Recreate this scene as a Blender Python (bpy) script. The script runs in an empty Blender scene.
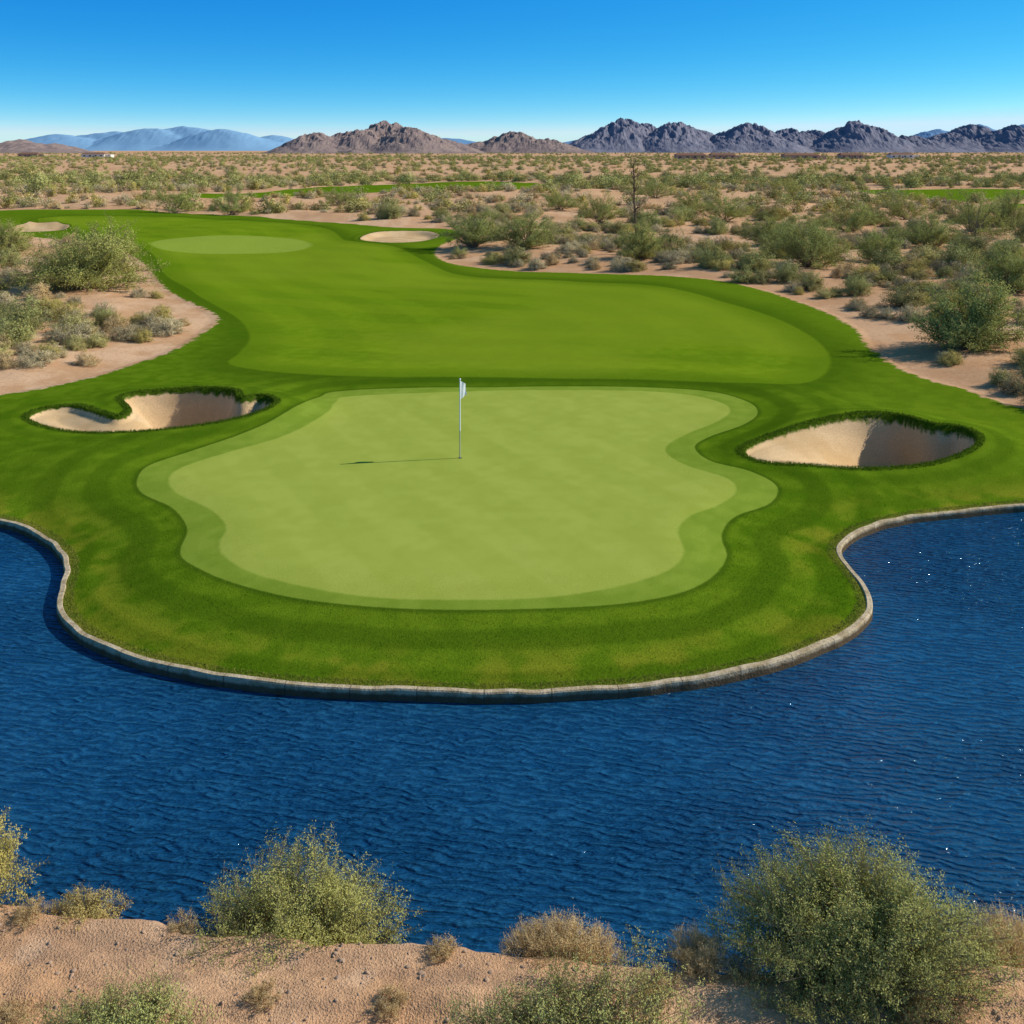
import bpy, math, numpy as np
from mathutils import Vector
sc=bpy.context.scene
F=1024.0; H=8.5; HY=150.0
def G(px,py,z=0.0):
    d=F*(H-z)/(py-HY); return ((px-512)*d/F, d)
# ---------------------------------------------------------------- utils
def ss(a,b,x):
    t=np.clip((x-a)/(b-a),0,1); return t*t*(3-2*t)
def _h(ix,iy,s): 
    v=np.sin(ix*127.1+iy*311.7+s*74.7)*43758.5453
    return v-np.floor(v)
def vn(x,y,s=0):
    ix=np.floor(x); iy=np.floor(y); fx=x-ix; fy=y-iy
    fx=fx*fx*(3-2*fx); fy=fy*fy*(3-2*fy)
    a=_h(ix,iy,s)*(1-fx)+_h(ix+1,iy,s)*fx
    b=_h(ix,iy+1,s)*(1-fx)+_h(ix+1,iy+1,s)*fx
    return (a*(1-fy)+b*fy)*2-1
def fbm(x,y,o=4,s=0):
    r=0;a=1.0;t=0
    for i in range(o):
        r=r+a*vn(x,y,s+i); t+=a; a*=0.5; x,y=x*1.63-y*1.2+5.1,x*1.2+y*1.63+3.7
    return r/t
def catmull(P,n=6,closed=True):
    P=np.array(P,float); N=len(P); out=[]
    rng=range(N) if closed else range(N-1)
    for i in rng:
        if closed: p0,p1,p2,p3=P[i-1],P[i],P[(i+1)%N],P[(i+2)%N]
        else: p0,p1,p2,p3=P[max(i-1,0)],P[i],P[i+1],P[min(i+2,N-1)]
        for k in range(n):
            t=k/n
            out.append(0.5*((2*p1)+(-p0+p2)*t+(2*p0-5*p1+4*p2-p3)*t*t+(-p0+3*p1-3*p2+p3)*t**3))
    if not closed: out.append(P[-1])
    return np.array(out)
def sdf(poly,x,y,margin=14.0,far=-14.0):
    out=np.full(x.shape,far,float)
    mn=poly.min(0)-margin; mx=poly.max(0)+margin
    m=(x>mn[0])&(x<mx[0])&(y>mn[1])&(y<mx[1])
    if not m.any(): return out
    X=x[m];Y=y[m]; d2=np.full(X.shape,1e12); ins=np.zeros(X.shape,bool)
    Q=np.roll(poly,-1,axis=0)
    for (ax,ay),(bx,by) in zip(poly,Q):
        ex=bx-ax; ey=by-ay; L=ex*ex+ey*ey+1e-12
        t=np.clip(((X-ax)*ex+(Y-ay)*ey)/L,0,1)
        dx=X-ax-t*ex; dy=Y-ay-t*ey
        d2=np.minimum(d2,dx*dx+dy*dy)
        if abs(ey)>1e-12:
            c=((ay>Y)!=(by>Y))&(X<ex*(Y-ay)/ey+ax)
            ins^=c
    d=np.sqrt(d2); out[m]=np.where(ins,d,-np.minimum(d,abs(far)))
    return out
def px(L,z=0.0): return [G(a,b,z) for a,b in L]
# ---------------------------------------------------------------- outlines (image pixel coordinates unprojected to ground level, metres)
shore=px([(-900,492),(-500,495),(-200,503),(-60,511),(0,519),(30,529),(50,540),(64,555),(67,570),(62,588),(60,604),(68,620),(90,637),(130,654),(190,669),(260,680),(340,686),(420,689),(500,691),(580,688),(650,683),(720,673),(780,658),(825,641),(855,625),(868,610),(869,598),(862,583),(848,566),(839,553),(842,542),(857,531),(880,522),(920,514),(970,509),(1024,504),(1150,499),(1400,496),(1900,494)],-0.32)
shore_s=catmull(shore,6,False)
land_poly=np.vstack([shore_s,[[9000,30],[9000,20000],[-9000,20000],[-9000,30]]])
near=px([(-700,880),(-300,890),(0,903),(60,911),(130,914),(200,926),(300,936),(420,943),(520,953),(640,961),(740,966),(860,966),(1024,958),(1300,955),(1800,950)],0.1)
near_s=catmull(near,5,False)
near_poly=np.vstack([near_s,[[60,-40],[-60,-40]]])
collar=catmull(px([(137,478),(150,465),(195,450),(240,438),(270,428),(300,412),(320,398),(345,391),(480,387),(600,386),(700,390),(745,400),(758,412),(745,425),(710,437),(695,448),(710,462),(750,472),(777,483),(770,497),(735,512),(722,530),(727,550),(715,570),(680,587),(620,598),(540,603),(460,604),(370,601),(290,592),(225,576),(188,558),(180,545),(187,525),(172,505),(142,490)]))
green=catmull(px([(169,478),(185,466),(230,452),(275,440),(305,428),(328,414),(336,403),(355,396),(480,391),(560,390),(640,391),(690,395),(722,403),(730,412),(715,423),(690,433),(668,445),(668,455),(690,467),(728,479),(736,490),(718,503),(690,515),(678,530),(684,550),(674,566),(640,579),(590,589),(530,595),(460,596),(380,594),(310,585),(250,570),(223,553),(220,540),(226,525),(210,508),(176,491)]))
bunkL=catmull(px([(27,419),(45,411),(75,409),(98,416),(118,421),(130,414),(122,402),(150,397),(195,396),(232,400),(240,409),(262,407),(275,412),(258,421),(225,429),(180,435),(130,437),(80,434),(45,428)]))
bunkR=catmull(px([(743,453),(760,445),(790,437),(825,430),(865,425),(900,426),(930,434),(960,437),(978,447),(965,456),(930,463),(880,467),(830,468),(780,466),(752,461)]))
fair=catmull(px([(235,366),(350,379),(500,379),(650,381),(740,385),(800,384),(828,370),(825,350),(790,328),(730,308),(660,292),(580,283),(500,275),(450,268),(425,259),(400,250),(350,243),(320,230),(240,220),(130,217),(40,219),(60,226),(110,240),(150,255),(165,275),(200,298),(238,318),(250,336),(240,352)]))
turf=catmull(px([(-900,400),(-300,408),(-60,404),(0,396),(60,385),(110,372),(170,351),(205,331),(218,319),(208,311),(182,300),(165,290),(148,270),(125,255),(90,243),(40,238),(0,236),(-200,236),(-300,222),(-100,211),(50,211),(150,210),(250,216),(330,223),(385,229),(445,230),(462,239),(436,250),(450,260),(520,268),(600,275),(680,282),(740,290),(800,307),(850,328),(868,348),(905,372),(960,389),(1024,409),(1150,425),(1500,430),(2200,432),(2200,520),(1300,1400),(-900,1400),(-1500,520)]))
fgreen=catmull(px([(150,247),(170,241),(230,238),(290,240),(312,246),(290,252),(220,255),(165,253)]))
fb1=catmull(px([(360,239),(380,234),(422,233),(440,237),(428,243),(395,246),(368,244)]))
fb2=catmull(px([(8,226),(35,221),(68,223),(64,230),(30,232),(6,230)]))
strips=[catmull(px(L)) for L in ([(150,197),(250,193),(330,187),(400,183),(500,182),(545,185),(520,189),(450,191),(400,193),(300,196),(220,199)],
   [(850,191),(900,188),(1024,189),(1200,190),(1200,197),(1024,200),(960,200),(900,197)],[(980,206),(1024,204),(1200,205),(1200,214),(1040,213)])]
def fields(x,y):
    S={}
    S['shore']=sdf(land_poly,x,y,1e5,-14); S['near']=sdf(near_poly,x,y,14)
    S['land']=np.maximum(S['shore'],S['near'])
    S['collar']=sdf(collar,x,y); S['green']=sdf(green,x,y)
    S['bL']=sdf(bunkL,x,y); S['bR']=sdf(bunkR,x,y)
    S['fb']=np.maximum(sdf(fb1,x,y),sdf(fb2,x,y))
    S['bunk']=np.maximum(np.maximum(S['bL'],S['bR']),S['fb'])
    S['fair']=sdf(fair,x,y); S['fgreen']=sdf(fgreen,x,y)
    t=sdf(turf,x,y,40,-40)
    for s in strips: t=np.maximum(t,sdf(s,x,y,40,-40))
    S['turf']=np.where(S['near']>-3,-40,t)
    return S
def height(x,y,S):
    s1=S['shore']
    z=-0.33+0.33*ss(0,4.0,s1)
    z=z+0.55*fbm(x/15+3,y/19,2,3)*ss(36,60,y)
    z=z+0.05*fbm(x/4,y/4,2,9)*ss(0,2,s1)*ss(0,1,-S['green'])
    z=z+0.10*ss(0.2,1.6,-S['collar'])*ss(5,1.6,-S['collar'])*ss(0.5,3,s1)
    des=ss(0,5,-S['turf'])*(s1>0)
    z=z+des*(0.25+0.35*fbm(x/6,y/6,3,5)+0.04*fbm(x/0.8,y/0.8,2,15))
    z=z-0.05*ss(0.0,0.4,-S['turf'])*(s1>0)
    for k,poly in (('bL',bunkL),('bR',bunkR)):
        b=S[k]; c=(poly.min(0)+poly.max(0))/2; r=(poly.max(0)-poly.min(0))/2
        w=np.clip(0.5+((x-c[0])/r[0]*0.9+(y-c[1])/r[1]*0.7)*0.5,0,1)
        z=z+(0.05+0.26*w)*np.exp(-(np.minimum(b,0)/1.5)**2)*(b>-6)
        z=z-((0.14+0.14*w)*ss(0,0.16,b)+(0.22+1.4*w)*ss(0,2.3-1.75*w,b))
        z=z+0.03*fbm(x/0.7,y/0.7,2,31)*ss(0.1,0.5,b)
    z=z-0.35*ss(0,1.2,S['fb'])
    zf=np.where(s1<0,-0.33-1.3*ss(0.0,0.14,-s1),z)
    s2=S['near']
    e=s2+0.14*fbm(x/0.5,y/0.5,3,41)
    zn=-1.6+1.7*ss(-0.9,0.12,e)
    zn=zn+ (0.07*fbm(x/1.6,y/0.6,3,51)+0.035*fbm(x/0.3,y/0.2,3,55))*ss(0,0.5,s2)
    rut=y-(9.9+0.25*np.sin(x*0.35)-0.06*x)
    zn=zn-0.05*np.exp(-(rut/0.13)**2)*ss(0,0.5,s2)-0.045*np.exp(-((rut+0.6)/0.12)**2)+0.03*np.exp(-((rut-0.28)/0.1)**2)
    return np.where(s1>-0.3,np.where(s1<0,zf,z),np.maximum(zn,-1.63))
# ---------------------------------------------------------------- mesh helper
def mk(name,V,faces,mats,midx=None,smooth=False,cols=None,attrs=None,link=True):
    """faces: list of (n,k) int arrays"""
    me=bpy.data.meshes.new(name)
    V=np.asarray(V,np.float32); me.vertices.add(len(V)); me.vertices.foreach_set('co',V.ravel())
    li=np.concatenate([f.ravel() for f in faces]).astype(np.int32)
    tot=np.concatenate([np.full(len(f),f.shape[1]) for f in faces]).astype(np.int32)
    st=np.concatenate([[0],np.cumsum(tot)[:-1]]).astype(np.int32)
    me.loops.add(len(li)); me.loops.foreach_set('vertex_index',li)
    me.polygons.add(len(tot)); me.polygons.foreach_set('loop_start',st); me.polygons.foreach_set('loop_total',tot)
    if midx is not None: me.polygons.foreach_set('material_index',np.asarray(midx,np.int32))
    for m in mats: me.materials.append(m)
    me.update(calc_edges=True)
    me.polygons.foreach_set('use_smooth',np.full(len(tot),smooth))
    if cols is not None:
        a=me.attributes.new('col','FLOAT_COLOR','POINT')
        c=np.ones((len(V),4),np.float32); c[:,:3]=cols; a.data.foreach_set('color',c.ravel())
    if attrs:
        for k,v in attrs.items():
            a=me.attributes.new(k,'FLOAT','POINT'); a.data.foreach_set('value',np.asarray(v,np.float32).ravel())
    me.validate()
    ob=bpy.data.objects.new(name,me)
    if link: sc.collection.objects.link(ob)
    return ob
# ---------------------------------------------------------------- node helper
class NT:
    def __init__(s,name,world=False):
        if world: s.m=bpy.data.worlds.new(name)
        else: s.m=bpy.data.materials.new(name)
        s.m.use_nodes=True; s.t=s.m.node_tree; s.t.nodes.clear()
    def n(s,typ,props={},ins={}):
        nd=s.t.nodes.new(typ)
        for k,v in props.items(): setattr(nd,k,v)
        for k,v in ins.items(): s.set(nd.inputs[k],v)
        return nd
    def set(s,sock,v):
        if isinstance(v,bpy.types.NodeSocket): s.t.links.new(v,sock)
        elif isinstance(v,(tuple,list)) and len(v)==3 and sock.type=='RGBA': sock.default_value=(*v,1)
        else: sock.default_value=v
    def math(s,op,a,b=0.0,c=0.0,clamp=False):
        return s.n('ShaderNodeMath',{'operation':op,'use_clamp':clamp},{0:a,1:b,2:c}).outputs[0]
    def attr(s,name): return s.n('ShaderNodeAttribute',{'attribute_name':name}).outputs['Fac']
    def noise(s,scale,detail=4,rough=0.55,vec=None,dist=0.0):
        nd=s.n('ShaderNodeTexNoise',{},{'Scale':scale,'Detail':detail,'Roughness':rough,'Distortion':dist})
        if vec is not None: s.set(nd.inputs['Vector'],vec)
        return nd.outputs['Fac']
    def rng(s,v,a,b,c=0.0,d=1.0,smooth=True):
        nd=s.n('ShaderNodeMapRange',{'interpolation_type':'SMOOTHSTEP' if smooth else 'LINEAR'},{'Value':v,'From Min':a,'From Max':b,'To Min':c,'To Max':d})
        return nd.outputs[0]
    def mix(s,f,a,b,mode='MIX'):
        nd=s.n('ShaderNodeMix',{'data_type':'RGBA','blend_type':mode},{})
        s.set(nd.inputs['Factor'],f) ; s.set(nd.inputs[6],a); s.set(nd.inputs[7],b)
        return nd.outputs[2]
    def pos(s,sx=1,sy=1,sz=1,rz=0):
        g=s.n('ShaderNodeNewGeometry').outputs['Position']
        m=s.n('ShaderNodeMapping',{},{'Vector':g,'Scale':(sx,sy,sz),'Rotation':(0,0,rz)})
        return m.outputs[0]
    def val(s,f):
        return s.n('ShaderNodeCombineColor',{},{0:f,1:f,2:f}).outputs[0]
    def out(s,sh,world=False):
        o=s.n('ShaderNodeOutputWorld' if world else 'ShaderNodeOutputMaterial'); s.t.links.new(sh,o.inputs['Surface'])
    def bsdf(s,col,rough=0.9,spec=0.1,normal=None,**kw):
        b=s.n('ShaderNodeBsdfPrincipled',{},{'Base Color':col,'Roughness':rough,'Specular IOR Level':spec})
        if normal is not None: s.set(b.inputs['Normal'],normal)
        for k,v in kw.items(): s.set(b.inputs[k],v)
        return b.outputs[0]
    def diff(s,col,normal=None):
        b=s.n('ShaderNodeBsdfDiffuse',{},{'Color':col})
        if normal is not None: s.set(b.inputs['Normal'],normal)
        return b.outputs[0]
    def bump(s,h,strength,dist,normal=None):
        b=s.n('ShaderNodeBump',{},{'Height':h,'Strength':strength,'Distance':dist})
        if normal is not None: s.set(b.inputs['Normal'],normal)
        return b.outputs[0]
# ---------------------------------------------------------------- terrain: fields + base ground colour per vertex, crisp edges in the shader
nu=820
d1=np.exp(np.arange(math.log(6.5),math.log(110),0.0042)); d2=np.exp(np.arange(math.log(111),math.log(16000),0.03))
dd=np.concatenate([d1,d2]); u=np.linspace(-1,1,nu)
Yg,Ug=np.meshgrid(dd,u,indexing='ij'); Xg=Ug*(Yg+10)*0.78
x=Xg.ravel(); y=Yg.ravel()
S=fields(x,y); z=height(x,y,S)
def A(c): return np.array(c,float)[None,:]
def mx(f,a,b): f=np.clip(f,0,1)[:,None]; return a*(1-f)+b*f
def noises(x,y): return fbm(x*0.12,y*0.12,2,101),fbm(x*0.9,y*0.9,3,111)*ss(220,60,y),fbm(x*2.6,y*2.6,3,121)*ss(70,25,y)
def rough_col(x,y,S,nLv,nMv,nGv):
    R_=mx(ss(-0.4,0.4,nGv),A((0.078,0.150,0.005)),A((0.114,0.194,0.008)))
    R_=mx(ss(-0.3,0.4,nLv)*0.35,R_,A((0.155,0.230,0.012)))
    R_=mx(ss(1.8,0.1,S['land'])*ss(-0.20,0.25,nMv+0.5*nGv)*0.65,R_,A((0.27,0.25,0.022)))
    R_=mx(ss(0.25,0.02,S['land'])*0.5,R_,A((0.30,0.23,0.06)))
    mow=np.sin((S['collar']+0.10*nMv)*5.0)
    R_=mx(ss(-0.5,0.5,mow)*0.60*(0.12+0.88*ss(-5,-1.0,S['collar'])),R_,A((0.050,0.105,0.004)))
    mow2=np.sin((S['bunk'])*6.5)
    R_=mx(ss(-0.6,0.6,mow2)*0.45*ss(-2.4,-0.6,S['bunk']),R_,A((0.050,0.105,0.004)))
    return mx(0.60*ss(-2.4,-0.2,S['fair']),R_,A((0.048,0.100,0.004)))
nLv,nMv,nGv=noises(x,y); hsv=fbm(x*0.7+y*0.05,y*6.0,3,131)
D=mx(ss(-0.3,0.3,nMv),A((0.58,0.335,0.180)),A((0.69,0.440,0.265)))
D=mx(ss(-0.2,0.3,nLv)*0.6,D,A((0.54,0.298,0.155)))
D=mx(ss(0.0,0.45,hsv)*0.6*ss(-0.5,0.3,S['near']),D,A((0.40,0.235,0.140)))
D=mx(ss(0.1,0.5,nGv)*0.35,D,A((0.74,0.50,0.32)))
R_=rough_col(x,y,S,nLv,nMv,nGv)
Fw=mx(ss(-0.4,0.4,nGv),A((0.128,0.218,0.007)),A((0.162,0.254,0.010)))
Fw=mx(ss(-0.4,0.4,np.sin((S['fair']+0.25*nMv)*1.9))*0.32,Fw,A((0.092,0.168,0.006)))
Fw=mx(ss(-0.4,0.4,np.sin((y*0.94+x*0.34+0.4*nMv)*1.3))*0.26,Fw,A((0.20,0.285,0.012)))
Fw=mx(ss(-0.2,0.4,nLv)*0.6,Fw,A((0.195,0.27,0.015)))
Fw=mx(0.55*ss(2.0,0.0,S['fair']),Fw,A((0.092,0.168,0.006)))
Co=mx(ss(-0.4,0.4,nGv),A((0.180,0.262,0.026)),A((0.215,0.296,0.034)))
Co=mx(ss(-0.4,0.4,np.sin(S['collar']*9))*0.18,Co,A((0.14,0.215,0.018)))
Gr=mx(ss(-0.5,0.5,nGv),A((0.305,0.360,0.056)),A((0.335,0.390,0.067)))
Gr=mx(ss(-0.15,0.4,nMv)*0.15,Gr,A((0.38,0.405,0.078)))
Gr=mx(ss(-0.3,0.4,nLv)*0.3,Gr,A((0.37,0.40,0.075)))
Gr=mx(ss(-0.3,0.3,np.sin((x*0.88+y*0.48)*3.4))*0.22,Gr,A((0.26,0.325,0.038)))
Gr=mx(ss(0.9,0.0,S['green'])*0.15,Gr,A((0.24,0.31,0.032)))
Sd=mx(ss(-0.3,0.3,nMv),A((0.58,0.385,0.195)),A((0.67,0.465,0.258)))
Sd=mx(ss(-0.8,0.8,np.sin((S['bunk']+0.1*nMv)*30))*0.12,Sd,A((0.42,0.28,0.15)))
MIN={'d':D,'r':R_,'f':Fw,'c':Co,'g':Gr,'s':Sd}
M=NT('ground_mat')
P=M.n('ShaderNodeNewGeometry').outputs['Position']
nF=M.noise(7,2,0.65,P); nX=M.noise(42,1.5,0.7,P); edn=M.noise(2.6,2,0.6,P)
def att(n): return M.n('ShaderNodeAttribute',{'attribute_name':n}).outputs['Color']
def mask(name,w,amp=0.0,off=0.0,nn=None):
    v=M.attr(name)
    if amp: v=M.math('ADD',v,M.math('MULTIPLY',M.math('SUBTRACT',nn if nn is not None else nF,0.5),amp))
    return M.rng(v,off-w,off+w)
turfm=mask('turf',0.12,0.9,0,edn)
des=M.mix(M.rng(nF,0.45,0.75,0,0.5),att('cd'),(0.38,0.225,0.13))
des=M.mix(M.rng(nX,0.58,0.78,0,0.4),des,(0.30,0.17,0.10))
c=M.mix(turfm,des,att('cr'))
c=M.mix(mask('fair',0.10,0.10),c,att('cf'))
short=mask('collar',0.035,0.06)
c=M.mix(short,c,att('cc'))
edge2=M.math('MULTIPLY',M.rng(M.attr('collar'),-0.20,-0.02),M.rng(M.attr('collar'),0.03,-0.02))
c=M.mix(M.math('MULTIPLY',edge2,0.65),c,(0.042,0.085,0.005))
c=M.mix(mask('green',0.05,0.06),c,att('cg'))
c=M.mix(mask('fgreen',0.3,0.2),c,(0.25,0.33,0.04))
c=M.mix(mask('bunk',0.03,0.16,0.07),c,att('cs'))
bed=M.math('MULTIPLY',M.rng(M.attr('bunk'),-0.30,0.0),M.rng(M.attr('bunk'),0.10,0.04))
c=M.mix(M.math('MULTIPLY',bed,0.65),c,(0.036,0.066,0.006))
gv=M.math('ADD',1.0,M.math('MULTIPLY',M.math('SUBTRACT',nX,0.5),M.math('SUBTRACT',1.1,M.math('MULTIPLY',short,0.55))))
c=M.mix(1.0,c,M.val(gv),'MULTIPLY')
c=M.mix(M.rng(M.attr('land'),-0.05,-0.4,0,0.7),c,(0.12,0.08,0.05))
bs=M.math('SUBTRACT',0.65,M.math('ADD',M.math('MULTIPLY',short,0.35),M.math('MULTIPLY',turfm,0.18)))
nrm=M.bump(nX,bs,0.035)
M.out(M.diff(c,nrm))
nr=len(dd); idx=np.arange(nr*nu).reshape(nr,nu)
q=np.stack([idx[:-1,:-1],idx[:-1,1:],idx[1:,1:],idx[1:,:-1]],-1).reshape(-1,4)
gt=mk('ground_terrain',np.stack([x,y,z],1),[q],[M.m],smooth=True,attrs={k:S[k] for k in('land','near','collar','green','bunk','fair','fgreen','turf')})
for k,v in MIN.items():
    a=gt.data.attributes.new('c'+k,'FLOAT_COLOR','POINT'); cc=np.ones((len(x),4),np.float32); cc[:,:3]=v; a.data.foreach_set('color',cc.ravel())
def zat(x,y):
    x=np.atleast_1d(np.asarray(x,float)); y=np.atleast_1d(np.asarray(y,float))
    return height(x,y,fields(x,y))
# ---------------------------------------------------------------- shoreline
seg=np.linalg.norm(np.diff(shore_s,axis=0),axis=1); arc=np.concatenate([[0],np.cumsum(seg)])
t=np.arange(0,arc[-1],0.12); sx=np.interp(t,arc,shore_s[:,0]); sy=np.interp(t,arc,shore_s[:,1])
tx=np.gradient(sx);ty=np.gradient(sy); L=np.hypot(tx,ty); nx=-ty/L; ny=tx/L   # left normal = inland
# ---------------------------------------------------------------- water
WZ=-0.50
W=NT('water_mat')
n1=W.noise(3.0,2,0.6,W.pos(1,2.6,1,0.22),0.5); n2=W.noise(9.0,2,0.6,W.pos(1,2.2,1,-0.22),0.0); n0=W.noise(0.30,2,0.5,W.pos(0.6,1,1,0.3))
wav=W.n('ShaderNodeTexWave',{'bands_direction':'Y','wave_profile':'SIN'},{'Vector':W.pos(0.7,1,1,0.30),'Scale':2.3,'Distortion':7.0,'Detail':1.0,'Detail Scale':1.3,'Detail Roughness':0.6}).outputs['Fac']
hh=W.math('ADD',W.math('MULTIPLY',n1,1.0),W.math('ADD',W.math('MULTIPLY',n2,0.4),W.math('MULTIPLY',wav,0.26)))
amp=W.rng(n0,0.3,0.7,0.45,1.0)
ha=W.math('MULTIPLY',hh,amp)
b=W.bump(ha,1.0,0.115)
wc_=W.mix(W.rng(hh,0.65,1.12),(0.004,0.048,0.128),(0.013,0.095,0.205))  # paler crests painted into the base colour as ripple highlights
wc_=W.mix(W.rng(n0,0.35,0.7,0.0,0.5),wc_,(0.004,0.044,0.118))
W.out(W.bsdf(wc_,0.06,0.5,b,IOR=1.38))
wp=np.vstack([np.stack([sx+nx*0.02,sy+ny*0.02],1)[::2],[[70,6.8],[-70,6.8]]]); wp=wp[(abs(wp[:,0])<=75)]
wp[:,0]=np.clip(wp[:,0],-70,70)
import bmesh
bm=bmesh.new(); f=bm.faces.new([bm.verts.new((a,b_,WZ)) for a,b_ in wp]); bmesh.ops.triangulate(bm,faces=[f])
bmesh.ops.recalc_face_normals(bm,faces=bm.faces)
if list(bm.faces)[0].normal.z<0: bmesh.ops.reverse_faces(bm,faces=bm.faces)
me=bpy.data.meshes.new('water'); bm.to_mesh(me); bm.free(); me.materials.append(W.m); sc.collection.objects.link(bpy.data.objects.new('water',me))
# ---------------------------------------------------------------- wall
C=NT('stone_wall_mat')
cn=C.noise(5,4,0.65,C.pos()); cf=C.noise(30,2,0.6,C.pos())
cc=C.mix(C.rng(cn,0.35,0.65),(0.38,0.29,0.17),(0.60,0.48,0.32))
cc=C.mix(C.rng(cf,0.5,0.75,0,0.5),cc,(0.18,0.13,0.08))
zz=C.n('ShaderNodeSeparateXYZ',{},{0:C.pos()}).outputs[2]
cc=C.mix(C.rng(C.math('ADD',zz,C.math('MULTIPLY',cn,0.06)),-0.325,-0.39,0,0.88),cc,(0.085,0.055,0.03))
fr=C.math('FRACT',C.math('DIVIDE',C.attr('arc'),1.1))
cc=C.mix(C.rng(fr,0.03,0.0,0,0.8),cc,(0.05,0.04,0.03))
C.out(C.diff(cc,C.bump(C.math('ADD',cn,cf),0.7,0.02)))
prof=[(-0.06,-1.3),(-0.06,-0.34),(-0.045,-0.315),(0.04,-0.31),(0.06,-0.33),(0.06,-0.9)]
jit=0.014*vn(t*2.2,t*0,7); V=[]
for o,zz_ in prof: V.append(np.stack([sx+nx*(o+jit*1.2),sy+ny*(o+jit*1.2),np.full(len(t),zz_)+jit*0.7+0.012*vn(t*0.7,t*0+2,8)],1))
V=np.stack(V,1); n_=len(t);k=len(prof); ix=np.arange(n_*k).reshape(n_,k)
q=np.stack([ix[:-1,:-1],ix[1:,:-1],ix[1:,1:],ix[:-1,1:]],-1).reshape(-1,4)
mk('shoreline_retaining_wall',V.reshape(-1,3),[q],[C.m],attrs={'arc':np.repeat(t,k)})
# ---------------------------------------------------------------- grass fringes
def leafmat(name,trans=0.3,rnd=0.25):
    m=NT(name); col=m.n('ShaderNodeAttribute',{'attribute_name':'col'}).outputs['Color']
    if rnd>0:
        r=m.n('ShaderNodeObjectInfo').outputs['Random']
        v=m.rng(r,0,1,1-rnd,1+rnd,False); col=m.mix(1.0,col,m.val(v),'MULTIPLY')
    d=m.n('ShaderNodeBsdfDiffuse',{},{'Color':col}).outputs[0]
    if trans>0:
        tr=m.n('ShaderNodeBsdfTranslucent',{},{'Color':col}).outputs[0]
        d=m.n('ShaderNodeMixShader',{},{0:trans,1:d,2:tr}).outputs[0]
    m.out(d); return m.m
leaf_mat=leafmat('foliage_mat',0.25,0.0); scrub_mat=leafmat('scrub_foliage_mat',0.0,0.25); blade_mat=leafmat('grass_blade_mat',0.3,0.0)
Wd=NT('wood_mat'); Wd.out(Wd.diff((0.24,0.18,0.12))); wood=Wd.m
rg=np.random.default_rng(5)
def blades(x,y,z,hmin,hmax,w,c1,c2,lean=0.5,col=None):
    n=len(x); h=rg.uniform(hmin,hmax,n); th=rg.uniform(0,2*np.pi,n); a=rg.uniform(0,2*np.pi,n); l=rg.uniform(0,lean,n)*h
    b=np.stack([x,y,z-0.004],1); wv=np.stack([np.cos(th),np.sin(th),0*th],1)*w
    tip=b+np.stack([np.cos(a)*l,np.sin(a)*l,h],1)
    V=np.stack([b-wv,b+wv,tip],1).reshape(-1,3); f=np.arange(3*n).reshape(n,3)
    if col is None:
        m=rg.uniform(0,1,(n,1)); cc=np.array(c1)*(1-m)+np.array(c2)*m
    else: cc=col*rg.uniform(0.85,1.8,(n,1))
    return V,f,np.repeat(cc,3,axis=0)
def along(poly,per_m,lo,hi,closed=True):
    Pp=np.vstack([poly,poly[:1]]) if closed else poly
    s=np.linalg.norm(np.diff(Pp,axis=0),axis=1); A_=np.concatenate([[0],np.cumsum(s)]); n=int(A_[-1]*per_m)
    t=rg.uniform(0,A_[-1],n); xx=np.interp(t,A_,Pp[:,0]); yy=np.interp(t,A_,Pp[:,1])
    e=0.02; x2=np.interp((t+e)%A_[-1],A_,Pp[:,0]); y2=np.interp((t+e)%A_[-1],A_,Pp[:,1])
    tx=x2-xx;ty=y2-yy;L=np.hypot(tx,ty)+1e-9; o=rg.uniform(lo,hi,n)
    return xx-ty/L*o,yy+tx/L*o
parts=[]
for poly in (bunkL,bunkR):
    a,b_=along(poly,560,-0.22,0.22); s=sdf(poly,a,b_); m=(s<0.07)&(s>-0.2); a=a[m];b_=b_[m]
    parts.append(blades(a,b_,zat(a,b_),0.02,0.08,0.010,(0.06,0.115,0.008),(0.13,0.20,0.018),0.9))
a,b_=along(shore_s,350,0.05,0.25,False); m=(abs(a)<0.6*b_+4); a=a[m];b_=b_[m]
parts.append(blades(a,b_,zat(a,b_),0.015,0.05,0.008,(0.14,0.19,0.02),(0.34,0.29,0.07),0.9))
def join(name,parts):
    off=0;Vs=[];Fs=[];Cs=[]
    for v,f,cc in parts: Vs.append(v);Fs.append(f+off);Cs.append(cc);off+=len(v)
    mk(name,np.vstack(Vs),[np.vstack(Fs)],[blade_mat],cols=np.vstack(Cs))
join('grass_fringe',parts)
b_=rg.uniform(15.3,30,380000); a=rg.uniform(-0.60,0.60,len(b_))*(b_+3)
S2=fields(a,b_); m=(S2['collar']<-0.04)&(S2['shore']>0.1)&(S2['bunk']<-0.1)&(rg.uniform(0,1,len(a))<ss(33,18,b_)+0.1); a=a[m];b_=b_[m]; S2={k:v[m] for k,v in S2.items()}
join('rough_grass',[blades(a,b_,height(a,b_,S2),0.010,0.032,0.006,None,None,0.9,rough_col(a,b_,S2,*noises(a,b_)))])
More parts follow.
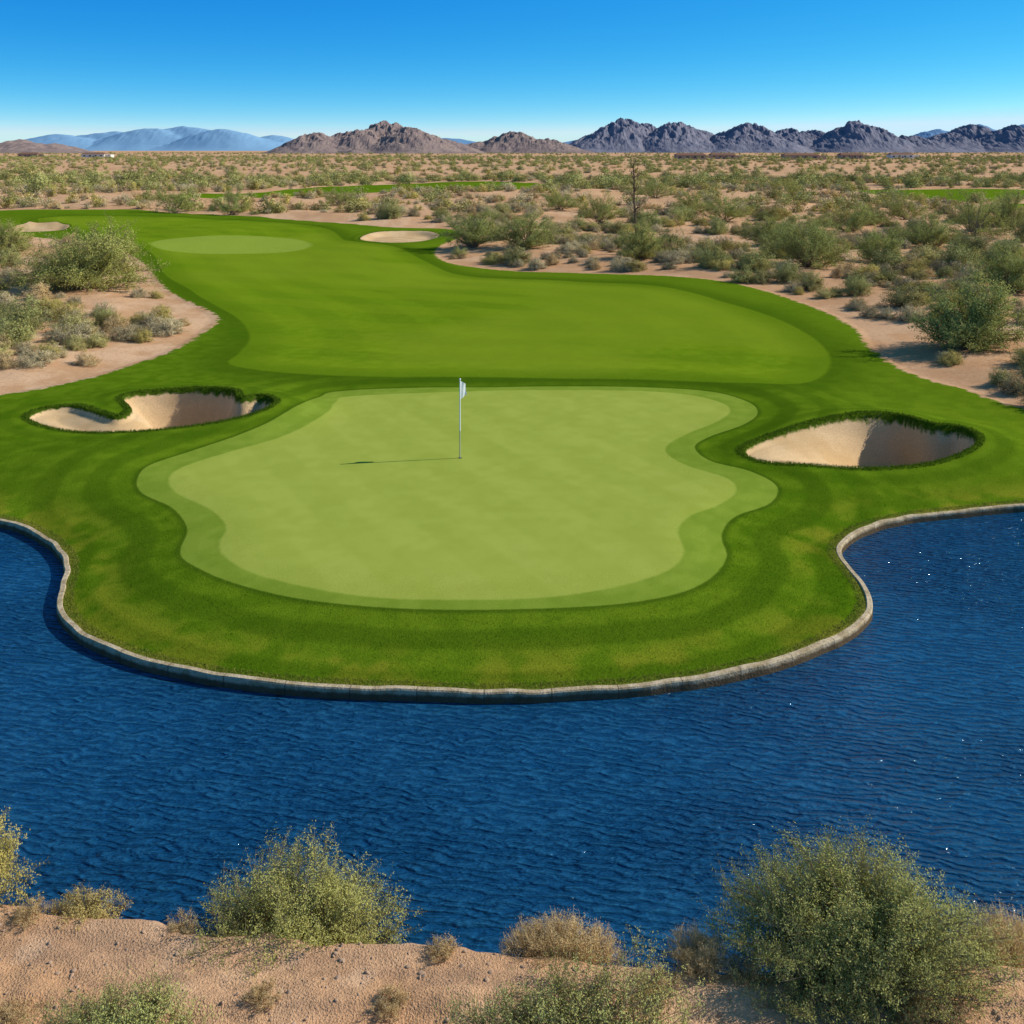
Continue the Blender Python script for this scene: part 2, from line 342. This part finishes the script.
# ---------------------------------------------------------------- plants
def norm(v): return v/(np.linalg.norm(v,axis=-1,keepdims=True)+1e-9)
def prisms(P0,P1,R0,R1,k=3):
    n=len(P0); ax=norm(P1-P0); ref=np.where(np.abs(ax[:,2:3])>0.9,np.array([[1.,0,0]]),np.array([[0,0,1.]]))
    a=norm(np.cross(ax,ref)); b=np.cross(ax,a); V=np.zeros((n,2*k,3))
    for i in range(k):
        th=2*np.pi*i/k; o=a*math.cos(th)+b*math.sin(th)
        V[:,i]=P0+o*R0[:,None]; V[:,k+i]=P1+o*R1[:,None]
    base=(np.arange(n)*2*k)[:,None]; f=[]
    for i in range(k): j=(i+1)%k; f.append(np.concatenate([base+i,base+j,base+k+j,base+k+i],1))
    return V.reshape(-1,3),np.vstack(f)
def plant(name,seed,W,Hh,stems,twigs,leaves,leaf,stemr,c1,c2,start=0.35,twl=0.2,elev=1.0,aspect=0.42,link=True,rootr=0.06,rag=0.25,wc=(0.2,0.15,0.1),lowz=0.12,up=0.35,mat=None,twr=None,dy=1.0):
    r=np.random.default_rng(seed)
    th=r.uniform(0,2*np.pi,stems); cz=r.uniform(0,1,stems)**elev
    ph=r.uniform(0,6.28,4)
    lump=1+rag*0.5*(np.sin(2*th+ph[0])+np.sin(3*th+4*cz+ph[1])*0.8)+r.uniform(-rag,rag*0.5,stems)
    rad=np.sqrt(1-cz**2*0.97)*W/2*lump
    E=np.stack([rad*np.cos(th),rad*np.sin(th)*dy,Hh*(lowz+(1-lowz)*cz)*(1+(lump-1)*0.7)],1)
    B=np.stack([r.normal(0,rootr*W,stems),r.normal(0,rootr*W,stems)*dy,np.full(stems,-0.05)],1)
    Cc=B*0.5+E*np.array([0.38,0.38,0.62])
    K=4; ts=np.linspace(0,1,K+1); B_,C_,E_=B[:,None],Cc[:,None],E[:,None]
    tt=np.tile(ts,(stems,1))[...,None]; Pt=(1-tt)**2*B_+2*tt*(1-tt)*C_+tt*tt*E_
    Pt[:,1:K]+=r.normal(0,0.02*W,(stems,K-1,3))
    R=stemr*(1-0.75*ts); V1,F1=prisms(Pt[:,:-1].reshape(-1,3),Pt[:,1:].reshape(-1,3),np.tile(R[:-1],stems),np.tile(R[1:],stems),4 if stemr>0.02 else 3)
    t=r.uniform(start,1,(stems,twigs)); f=t*K; i0=np.minimum(f.astype(int),K-1); fr=(f-i0)[...,None]
    ar=np.arange(stems)[:,None]; tp=Pt[ar,i0]*(1-fr)+Pt[ar,i0+1]*fr; tg=norm(Pt[ar,i0+1]-Pt[ar,i0])
    td=norm(tg*0.6+norm(r.normal(0,1,tp.shape))*0.8+np.array([0,0,up])); tl=(twl*Hh*r.uniform(0.4,1.1,t.shape))[...,None]
    te=tp+td*tl; tp2=tp.reshape(-1,3); te2=te.reshape(-1,3)
    rw=twr if twr else max(stemr*0.22,0.0022)
    V2,F2=prisms(tp2,te2,np.full(len(tp2),rw),np.full(len(tp2),rw*0.4),3)
    nT=len(tp2); s=r.uniform(0.1,1.08,(nT,leaves,1)); lp=tp2[:,None]+(te2-tp2)[:,None]*s+r.normal(0,leaf*0.7,(nT,leaves,3))
    lp[...,2]=np.maximum(lp[...,2],0.01)
    lp=lp.reshape(-1,3); ld=np.repeat(norm(te2-tp2),leaves,axis=0)
    n=len(lp); outd=norm((lp-np.array([0,0,Hh*0.25]))*np.array([1,1,W/Hh*0.5])+1e-6)
    nt=norm(outd*0.9+norm(r.normal(0,1,(n,3)))*0.85+np.array([0,0,0.25]))
    a=ld+norm(r.normal(0,1,(n,3)))*0.9; a=norm(a-(a*nt).sum(1,keepdims=True)*nt)*leaf*r.uniform(0.6,1.3,(n,1)); bb=norm(np.cross(nt,a))*leaf*aspect*0.5
    V3=np.stack([lp,lp+a*0.5+bb,lp+a,lp+a*0.5-bb],1).reshape(-1,3); F3=np.arange(4*n).reshape(n,4)
    twm=np.repeat(r.uniform(0,1,(nT,1)),leaves,axis=0); m=np.clip(0.55*twm+0.45*r.uniform(0,1,(n,1)),0,1)
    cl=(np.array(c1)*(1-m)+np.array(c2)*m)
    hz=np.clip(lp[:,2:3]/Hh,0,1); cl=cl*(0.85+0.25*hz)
    V=np.vstack([V1,V2,V3]); Fq=np.vstack([F1,F2+len(V1),F3+len(V1)+len(V2)])
    cols=np.vstack([np.tile(wc,(len(V1)+len(V2),1)),np.repeat(cl,4,axis=0)])
    mi=np.concatenate([np.ones(len(F1)),np.zeros(len(F2)+len(F3))])
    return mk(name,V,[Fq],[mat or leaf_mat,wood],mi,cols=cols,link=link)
def place(ob,pxx,pyy,z=0.0,rz=0):
    X,Y=G(pxx,pyy,z); ob.location=(X,Y,float(zat(X,Y)[0])); ob.rotation_euler=(0,0,rz); return ob
GR1=(0.24,0.25,0.065);GR2=(0.54,0.53,0.19); DR1=(0.46,0.31,0.13);DR2=(0.80,0.61,0.32); GY1=(0.42,0.34,0.19);GY2=(0.70,0.60,0.36)
YG1=(0.38,0.32,0.07);YG2=(0.70,0.58,0.19); WC=(0.34,0.27,0.15)
place(plant('creosote_bush',1,2.5,1.08,340,18,17,0.027,0.009,(0.27,0.27,0.06),(0.66,0.62,0.21),twl=0.26,rag=0.24,wc=WC,lowz=0.06,up=0.7,aspect=0.36,dy=0.75),290,914)
place(plant('creosote_bush',2,2.75,1.08,430,20,17,0.028,0.010,(0.22,0.235,0.055),(0.60,0.58,0.20),twl=0.27,rag=0.26,wc=WC,lowz=0.06,up=0.7,aspect=0.36,dy=0.8),853,968)
place(plant('creosote_bush',3,1.5,1.0,190,16,16,0.028,0.009,YG1,YG2,twl=0.24,rag=0.2,wc=WC,lowz=0.06,up=0.7,dy=0.8),-45,905)
place(plant('dry_brittlebush',4,0.9,0.30,160,12,10,0.020,0.005,DR1,YG2,start=0.3,twl=0.3,rag=0.15,wc=WC,up=0.7),84,914)
place(plant('dry_bursage',5,1.25,0.42,340,14,10,0.024,0.005,DR1,DR2,start=0.25,twl=0.3,aspect=0.2,rag=0.15,wc=DR2,dy=0.7,up=0.6),558,952)
place(plant('dry_bursage',6,0.68,0.28,160,12,9,0.020,0.004,DR1,DR2,start=0.25,twl=0.35,aspect=0.2,rag=0.15,wc=DR2,up=0.7),698,972)
place(plant('dry_bursage',7,1.0,0.66,300,14,10,0.026,0.005,DR1,DR2,start=0.25,twl=0.3,aspect=0.2,rag=0.15,wc=DR2,up=0.7),1004,948)
place(plant('creosote_bush',8,2.6,0.5,260,13,12,0.025,0.006,GR1,(0.62,0.61,0.22),twl=0.5,rootr=0.22,wc=WC,up=0.9,lowz=0.3,rag=0.3,dy=0.8),578,1078)
place(plant('creosote_bush',9,1.4,0.40,170,13,12,0.025,0.006,GR1,(0.62,0.61,0.22),twl=0.5,rootr=0.22,wc=WC,up=0.9,lowz=0.3,rag=0.3,dy=0.8),118,1065)
for i,(a_,b_,w_) in enumerate(((930,1015,0.8),(180,935,0.45),(5,1030,0.6),(660,1000,0.5),(745,985,0.45),(440,962,0.35),(262,1010,0.35),(390,1015,0.4),(30,925,0.4))):
    place(plant('dry_grass_tuft',30+i,w_,0.05+w_*0.12,int(90*w_)+20,10,9,0.017,0.004,DR1,DR2,twl=0.5,rootr=0.2,wc=DR2,up=0.8,aspect=0.2),a_,b_)
# mid-distance palo verde trees
pv=[(90,293,8.2,3.55,130,1.35),(808,268,6.6,3.5,75,1.2),(968,353,4.3,2.9,80,1.1),(640,262,3.9,2.8,0,1),(472,250,5.2,3.0,0,1.1),(525,251,5.0,2.9,0,1.1),(175,212,8.2,3.8,0,1.2),(975,236,7.2,4.1,0,1.1),(1012,232,5.5,3.8,0,1),(8,258,4.4,2.4,0,1),(232,214,5.5,3.4,0,1),(725,222,6.5,3.5,0,1.1),(600,225,5.6,3.3,0,1),(880,262,4.2,2.4,0,1),(930,250,5.4,2.8,0,1),(695,215,5.6,3.2,0,1),(765,243,4.6,2.6,0,1),(850,232,6,3.2,0,1),(905,224,6,3.4,0,1),(1010,300,4.6,2.6,0,1),(560,212,6,3.2,0,1),(790,205,7,3.5,0,1),(655,200,7,3.4,0,1),(340,205,6,3,0,1)]
pvx=[]
for i,(a,b_,w,h,sn,ls) in enumerate(pv):
    c1,c2=((0.23,0.26,0.06),(0.57,0.58,0.19)) if i%3 else ((0.25,0.265,0.06),(0.62,0.60,0.19))
    k_=1.0 if b_>240 else 0.55
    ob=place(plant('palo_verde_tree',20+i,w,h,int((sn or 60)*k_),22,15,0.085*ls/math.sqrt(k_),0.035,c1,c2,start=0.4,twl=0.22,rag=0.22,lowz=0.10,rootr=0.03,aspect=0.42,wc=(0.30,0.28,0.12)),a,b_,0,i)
    pvx.append((ob.location.x,ob.location.y,w*0.5))
# scatter protos
def protos(nm,st,tw,lv,leaf,k):
    col=bpy.data.collections.new(nm)
    pro=[('a',GY1,GY2,1.6,0.8),('b',(0.38,0.31,0.17),(0.66,0.55,0.31),1.5,0.85),('c',DR1,DR2,1.5,0.75),('d',YG1,YG2,1.6,0.9),('e',GR1,GR2,2.4,1.5),('f',(0.24,0.25,0.07),(0.53,0.52,0.19),2.6,1.7),('g',(0.32,0.29,0.09),(0.62,0.55,0.22),2.2,1.2)]
    for i,(n_,c1,c2,w,h) in enumerate(pro):
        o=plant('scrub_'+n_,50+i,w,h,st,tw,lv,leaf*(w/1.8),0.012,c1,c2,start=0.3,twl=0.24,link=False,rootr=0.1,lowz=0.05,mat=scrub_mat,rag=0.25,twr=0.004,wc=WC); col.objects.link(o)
    return col
col=protos('desert_scrub_kinds',80,13,10,0.055,0); colf=protos('desert_scrub_far_kinds',18,5,8,0.17,1)
def scatter_group(name,coll,mat=None):
    ng=bpy.data.node_groups.new(name,'GeometryNodeTree')
    ng.interface.new_socket('Geometry',in_out='INPUT',socket_type='NodeSocketGeometry'); ng.interface.new_socket('Geometry',in_out='OUTPUT',socket_type='NodeSocketGeometry')
    N=ng.nodes; gi=N.new('NodeGroupInput'); go=N.new('NodeGroupOutput'); ip=N.new('GeometryNodeInstanceOnPoints'); ci=N.new('GeometryNodeCollectionInfo')
    ci.inputs['Collection'].default_value=coll; ci.inputs['Separate Children'].default_value=True; ci.inputs['Reset Children'].default_value=True
    def na(n,t): a=N.new('GeometryNodeInputNamedAttribute'); a.data_type=t; a.inputs['Name'].default_value=n; return [o for o in a.outputs if o.enabled][0]
    er=N.new('FunctionNodeEulerToRotation'); l=ng.links.new
    l(na('rot','FLOAT_VECTOR'),er.inputs[0]); l(er.outputs[0],ip.inputs['Rotation']); l(na('scl','FLOAT_VECTOR'),ip.inputs['Scale']); l(na('idx','INT'),ip.inputs['Instance Index'])
    ip.inputs['Pick Instance'].default_value=True
    l(gi.outputs[0],ip.inputs['Points']); l(ci.outputs[0],ip.inputs['Instance']); l(ip.outputs[0],go.inputs[0]); return ng
def scatter(name,coll,x,y,z,rot,scl,idx):
    me=bpy.data.meshes.new(name); n=len(x); me.vertices.add(n); me.vertices.foreach_set('co',np.stack([x,y,z],1).astype(np.float32).ravel())
    a=me.attributes.new('rot','FLOAT_VECTOR','POINT'); a.data.foreach_set('vector',rot.astype(np.float32).ravel())
    a=me.attributes.new('scl','FLOAT_VECTOR','POINT'); a.data.foreach_set('vector',scl.astype(np.float32).ravel())
    a=me.attributes.new('idx','INT','POINT'); a.data.foreach_set('value',idx.astype(np.int32))
    ob=bpy.data.objects.new(name,me); sc.collection.objects.link(ob)
    m=ob.modifiers.new('scatter','NODES'); m.node_group=scatter_group(name,coll); return ob
def pts(dmin,dmax,n):
    d=np.sqrt(rg.uniform(dmin**2,dmax**2,n)); return rg.uniform(-0.66,0.66,n)*(d+6),d
X=[];Y=[];SC=[]
for dmin,dmax,n,s0,s1 in ((28,60,1250,0.45,1.05),(60,120,3000,0.5,1.35),(120,300,5200,0.6,1.8),(300,1300,8000,0.9,2.0),(1300,3000,2500,1.5,2.6)):
    a,b_=pts(dmin,dmax,n); X.append(a);Y.append(b_);SC.append(s0+(s1-s0)*rg.uniform(0,1,n)**1.7)
X=np.concatenate(X);Y=np.concatenate(Y);SC=np.concatenate(SC)
Sx=fields(X,Y); dens=fbm(X/9,Y/9,3,77)
m=(Sx['turf']<-(1.3+0.9*vn(X/3,Y/3,4)))&(Sx['shore']>1)&(dens>-0.18-0.16*(Y>200))
m&=~((X>G(0,240)[0])&(X<G(75,240)[0])&(Y>82)&(Y<105)&(SC>0.75))
for (tx_,ty_,tr_) in pvx: m&=(((X-tx_)/(tr_+0.6))**2+((Y-ty_)/(tr_+0.6))**2>1)&~((np.abs(X-tx_*Y/ty_)<tr_*0.7)&(Y<ty_)&(Y>ty_-tr_-4)&(SC>0.7))
X=X[m];Y=Y[m];SC=SC[m];Z=height(X,Y,fields(X,Y))
n=len(X); p=rg.uniform(0,1,n)
big=(p>0.87); idx=np.where(big,4+rg.integers(0,3,n),rg.integers(0,4,n))
farm=(Y>220)&(rg.uniform(0,1,n)<0.42); idx=np.where(farm,4+rg.integers(0,3,n),idx)
rot=np.stack([0*X,0*X,rg.uniform(0,6.28,n)],1); s3=np.stack([SC*rg.uniform(0.8,1.2,n),SC,SC*rg.uniform(0.8,1.15,n)],1)
nr_=Y<130
scatter('desert_scrub',col,X[nr_],Y[nr_],Z[nr_]-0.03,rot[nr_],s3[nr_],idx[nr_]); nr_=~nr_
scatter('distant_desert_scrub',colf,X[nr_],Y[nr_],Z[nr_]-0.03,rot[nr_],s3[nr_],idx[nr_])
# ---------------------------------------------------------------- stones
Rk=NT('stone_mat'); Rk.out(Rk.diff(Rk.mix(Rk.noise(9,2,0.6,Rk.pos()),(0.32,0.21,0.14),(0.54,0.37,0.25)))); 
rcol=bpy.data.collections.new('stone_kinds')
for i in range(3):
    bm=bmesh.new(); bmesh.ops.create_icosphere(bm,subdivisions=2,radius=1.0); r=np.random.default_rng(i+90)
    for v in bm.verts:
        f=1+0.25*float(vn(np.array([v.co.x*2+i*7]),np.array([v.co.y*2+v.co.z*1.7]),i)[0]); v.co*=f; v.co.z*=0.6
    me=bpy.data.meshes.new('stone'); bm.to_mesh(me); bm.free(); me.materials.append(Rk.m); rcol.objects.link(bpy.data.objects.new('stone_%d'%i,me))
a=rg.uniform(-9,9,8000); b_=rg.uniform(8,12.2,8000); Sr=fields(a,b_); m=Sr['near']>0.02; a=a[m];b_=b_[m]; n=len(a)
s=0.004+0.026*rg.uniform(0,1,n)**7
scatter('gravel_stones',rcol,a,b_,height(a,b_,fields(a,b_)),rg.uniform(0,6.28,(n,3))*np.array([0.1,0.1,1]),np.repeat(s[:,None],3,1)*rg.uniform(0.7,1.3,(n,3)),rg.integers(0,3,n))
# ---------------------------------------------------------------- flagstick
fx,fy=G(460,458); fz=float(zat(fx,fy)[0])
root=bpy.data.objects.new('golf_flagstick',None); sc.collection.objects.link(root); root.location=(fx,fy,fz)
def simple(name,c,r=0.5,sp=0.4):
    m=NT(name); m.out(m.bsdf(c,r,sp)); return m.m
white=simple('white_paint',(0.8,0.8,0.78)); dark=simple('cup_dark',(0.02,0.02,0.02)); grey=simple('pole_lower',(0.45,0.45,0.33))
def tube(name,z0,z1,r0,r1,mat,k=12):
    V,Fq=prisms(np.array([[0,0,z0]]),np.array([[0,0,z1]]),np.array([r0]),np.array([r1]),k)
    Ft=np.array([list(range(k,2*k))]); o=mk(name,V,[Fq,Ft],[mat],smooth=False); o.parent=root; return o
tube('pole_lower',-0.1,0.75,0.017,0.017,grey); tube('pole_upper',0.75,2.16,0.020,0.017,white); tube('cup_dark_disc',0.0,0.004,0.055,0.055,dark,20)  # flat dark disc on the turf paints the shade inside the hole
bpy.ops.mesh.primitive_uv_sphere_add(radius=0.028,location=(0,0,2.17),segments=12,ring_count=8); k=bpy.context.object; k.name='pole_knob'; k.data.materials.append(white); k.parent=root
fu,fv=np.meshgrid(np.linspace(0,1,16),np.linspace(0,1,16),indexing='ij')
Lx=0.20*fu; zz_=2.13-0.52*fv*(1-0.45*fu)-0.12*fu; yy_=0.02*np.sin(fu*8+fv*2)*fu**0.5+0.012*np.sin(fv*5)*fu
ix=np.arange(256).reshape(16,16); q=np.stack([ix[:-1,:-1],ix[1:,:-1],ix[1:,1:],ix[:-1,1:]],-1).reshape(-1,4)
fl=NT('flag_cloth'); d_=fl.n('ShaderNodeBsdfDiffuse',{},{'Color':(0.88,0.87,0.85)}).outputs[0]; t_=fl.n('ShaderNodeBsdfTranslucent',{},{'Color':(0.9,0.89,0.86)}).outputs[0]
fl.out(fl.n('ShaderNodeMixShader',{},{0:0.4,1:d_,2:t_}).outputs[0])
o=mk('flag',np.stack([Lx+0.015,yy_,zz_],-1).reshape(-1,3),[q],[fl.m],smooth=True); o.parent=root
o.rotation_euler=(0,0,math.radians(40))
# ---------------------------------------------------------------- dead tree (snag)
X0,Y0=G(636,258); r=np.random.default_rng(4); P0=[];P1=[];R0=[];R1=[]
hp=[np.array([0,0,-0.1])]
for i in range(8): hp.append(hp[-1]+np.array([r.normal(0,0.05),r.normal(0,0.05),0.88]))
for i in range(8): P0.append(hp[i]);P1.append(hp[i+1]);R0.append(0.13-0.010*i);R1.append(0.13-0.010*(i+1))
for i in range(40):
    b0=hp[4+i%5]+np.array([0,0,r.uniform(-0.3,0.3)]); a_=r.uniform(0,6.28); e=b0+np.array([math.cos(a_)*0.4,math.sin(a_)*0.4,r.uniform(0.1,0.6)])
    P0.append(b0);P1.append(e);R0.append(0.03);R1.append(0.02); P0.append(e);P1.append(e+np.array([r.normal(0,0.15),r.normal(0,0.15),0.35]));R0.append(0.02);R1.append(0.01)
V_,F_=prisms(np.array(P0),np.array(P1),np.array(R0),np.array(R1),6)
dw=simple('dead_wood',(0.17,0.11,0.07),0.9,0.1)
o=mk('dead_tree',V_,[F_],[dw]); o.location=(X0,Y0,float(zat(X0,Y0)[0]))
# ---------------------------------------------------------------- mountains
def mtn_mat(name,c1,c2,c3,sc_,bd=0.12,st=0.5):
    m=NT(name); p=m.pos(); a=m.noise(sc_,5,0.65,p); b=m.noise(sc_*6,3,0.6,p)
    c=m.mix(m.rng(a,0.35,0.65),c1,c2); c=m.mix(m.rng(b,0.45,0.7,0,0.6),c,c3)
    m.out(m.diff(c,m.bump(m.math('ADD',a,m.math('MULTIPLY',b,0.5)),st,bd/sc_))); return m.m
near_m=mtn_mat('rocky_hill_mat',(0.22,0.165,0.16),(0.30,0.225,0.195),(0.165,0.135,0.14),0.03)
mid_m=mtn_mat('hazy_hill_mat',(0.18,0.185,0.24),(0.235,0.22,0.26),(0.155,0.165,0.225),0.025)  # rock colour shifted towards blue to paint in some haze
far_m=mtn_mat('far_mountain_haze_mat',(0.215,0.39,0.58),(0.225,0.40,0.58),(0.205,0.38,0.57),0.002,0.01,0.1)  # pale blue base colour is painted atmospheric haze
far2_m=mtn_mat('blue_haze_mountain_mat',(0.15,0.28,0.46),(0.17,0.30,0.47),(0.14,0.265,0.45),0.002,0.01,0.2)  # haze painted into the base colour here too, deeper blue
def range_(name,D,peaks,mat,rough,seed,nx=420,ny=80,depth=0.16):
    s=D/F; xs=[p[0]-p[2]*1.2 for p in peaks]+[p[0]+p[2]*1.2 for p in peaks]
    x0=(min(xs)-512)*s; x1=(max(xs)-512)*s; dy=D*depth
    xv=np.linspace(x0,x1,nx); yv=np.linspace(D-dy*0.95,D+dy*1.05,ny); Yq,Xq=np.meshgrid(yv,xv,indexing='ij')
    hgt=np.zeros_like(Xq)
    for i,(p,hp_,w) in enumerate(peaks):
        cx=(p-512)*s; hw=w*s; cy=D+ ((i*37+seed*13)%100/100-0.3)*dy*0.4
        rr=np.sqrt(((Xq-cx)/hw)**2+((Yq-cy)/(dy*0.5))**2)
        rr=rr*(1+0.18*fbm(Xq/(hw*0.5),Yq/(hw*0.5),3,seed+3))
        q_=np.clip(1-rr,0,1); hgt=np.maximum(hgt,hp_*s*(0.45*q_+0.55*q_*q_*(3-2*q_)))
    k=14*s
    rid=1-np.abs(fbm(Xq/k,Yq/k,5,seed)); rid2=fbm(Xq/(k*0.25),Yq/(k*0.25),4,seed+9)
    hgt=hgt*(1-rough+rough*1.5*rid)+ (hgt>0)*rid2*rough*2.8*s*np.clip(hgt/(8*s),0,1)
    Zq=hgt-2.0
    ix=np.arange(nx*ny).reshape(ny,nx); q=np.stack([ix[:-1,:-1],ix[:-1,1:],ix[1:,1:],ix[1:,:-1]],-1).reshape(-1,4)
    mk(name,np.stack([Xq,Yq,Zq],-1).reshape(-1,3),[q],[mat],smooth=False)
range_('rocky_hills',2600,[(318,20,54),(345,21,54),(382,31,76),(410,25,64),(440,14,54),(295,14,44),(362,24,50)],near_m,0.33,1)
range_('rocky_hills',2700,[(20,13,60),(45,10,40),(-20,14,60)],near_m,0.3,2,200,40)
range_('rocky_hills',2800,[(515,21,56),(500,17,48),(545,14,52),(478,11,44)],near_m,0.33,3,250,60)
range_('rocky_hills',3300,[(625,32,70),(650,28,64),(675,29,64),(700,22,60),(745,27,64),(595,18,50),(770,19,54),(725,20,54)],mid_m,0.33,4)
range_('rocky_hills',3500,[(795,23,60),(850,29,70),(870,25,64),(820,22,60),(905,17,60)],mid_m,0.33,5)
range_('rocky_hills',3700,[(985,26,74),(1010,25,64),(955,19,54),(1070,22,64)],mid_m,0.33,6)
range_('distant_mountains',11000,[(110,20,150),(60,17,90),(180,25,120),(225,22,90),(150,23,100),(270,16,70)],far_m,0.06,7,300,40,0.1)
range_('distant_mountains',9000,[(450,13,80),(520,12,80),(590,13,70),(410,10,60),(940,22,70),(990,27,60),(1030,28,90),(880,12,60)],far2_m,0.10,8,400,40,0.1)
# ---------------------------------------------------------------- distant houses
stucco=simple('adobe_stucco',(0.42,0.30,0.22),0.9,0.1); roofm=simple('roof_tile',(0.22,0.12,0.08),0.9,0.1); glass=simple('window_glass',(0.03,0.04,0.05),0.1,0.5); pale=simple('pale_stucco',(0.75,0.70,0.62),0.9,0.1)
def box(name,c,s,mat,par,gable=False):
    bpy.ops.mesh.primitive_cube_add(size=1); o=bpy.context.object; o.name=name; o.scale=s; o.location=c; o.data.materials.append(mat); o.parent=par
    if gable:
        for v in o.data.vertices:
            if v.co.z>0: v.co.y*=0.05; v.co.x*=0.8
    return o
def house(pxx,D,w,dp,h,wall):
    e=bpy.data.objects.new('adobe_house',None); sc.collection.objects.link(e); e.location=((pxx-512)*D/F,D,0.2)
    box('walls',(0,0,h/2),(w,dp,h),wall,e); box('roof',(0,0,h+0.8),(w+1.4,dp+1.4,1.7),roofm,e,True)
    box('garage_wing',(w*0.5+3,1,h*0.42),(6.5,dp*0.8,h*0.84),wall,e)
    for i in range(4): box('window_%d'%i,(-w/2+w*(i+0.5)/4,-dp/2-0.01,h*0.55),(w*0.09,0.08,h*0.35),glass,e)
    box('door',(w*0.02,-dp/2-0.02,h*0.32),(1.1,0.08,h*0.62),roofm,e)
for pxx,D,w,wall in ((690,900,26,stucco),(722,930,22,stucco),(800,880,30,stucco),(850,940,20,stucco),(95,1100,24,pale),(900,1000,22,pale),(30,1150,22,stucco)): house(pxx,D,w,12,4.0,wall)
# ---------------------------------------------------------------- light
el=math.radians(34); az=math.radians(80)
sd_=Vector((math.sin(az)*math.cos(el),math.cos(az)*math.cos(el),math.sin(el)))
L_=bpy.data.lights.new('sun','SUN'); L_.energy=5.0; L_.angle=math.radians(0.5); L_.color=(1.0,0.94,0.83)
lo=bpy.data.objects.new('sun',L_); sc.collection.objects.link(lo); lo.rotation_euler=(-sd_).to_track_quat('-Z','Y').to_euler()
w=NT('World',True); sc.world=w.m
gen=w.n('ShaderNodeTexCoord').outputs['Generated']; sp=w.n('ShaderNodeSeparateXYZ',{},{0:gen})
z2=w.math('ADD',w.math('MULTIPLY',sp.outputs[2],3.2),0.03)
vec=w.n('ShaderNodeCombineXYZ',{},{0:sp.outputs[0],1:sp.outputs[1],2:z2}).outputs[0]
nv=w.n('ShaderNodeVectorMath',{'operation':'NORMALIZE'},{0:vec}).outputs[0]
sky=w.n('ShaderNodeTexSky',{'sky_type':'NISHITA','sun_disc':False,'sun_elevation':el,'sun_rotation':az,'air_density':1.3,'dust_density':0.2,'ozone_density':3.0,'altitude':300},{'Vector':nv}).outputs[0]
hs=w.n('ShaderNodeHueSaturation',{},{'Hue':0.485,'Saturation':1.25,'Value':0.12,'Color':sky}).outputs[0]
sc_=w.n('ShaderNodeSeparateColor',{},{0:hs})
def pw(o,a,p,mxv): return w.math('MULTIPLY',w.math('MINIMUM',w.math('MULTIPLY',w.math('POWER',w.math('MAXIMUM',o,0.0),p),a),mxv),1/0.15)
low=w.n('ShaderNodeCombineColor',{},{0:pw(sc_.outputs[0],2.3,1.95,0.6),1:pw(sc_.outputs[1],1.25,1.08,0.85),2:pw(sc_.outputs[2],1.14,0.48,1.0)}).outputs[0]
hi=w.mix(1.0,hs,(6.6,6.0,5.2),'MULTIPLY')
skc=w.mix(w.rng(sp.outputs[2],0.3,0.75),low,hi)
w.out(w.n('ShaderNodeBackground',{},{'Color':skc,'Strength':0.15}).outputs[0],True)
# ---------------------------------------------------------------- camera
cam=bpy.data.cameras.new('camera'); co_=bpy.data.objects.new('camera',cam); sc.collection.objects.link(co_)
co_.location=(0,0,H); co_.rotation_euler=(math.radians(90),0,0); cam.lens=36; cam.sensor_width=36; cam.shift_y=-(512-HY)/1024; cam.clip_end=40000; cam.clip_start=0.1
sc.camera=co_
sc.view_settings.view_transform='Standard'; sc.view_settings.look='None'; sc.view_settings.exposure=0
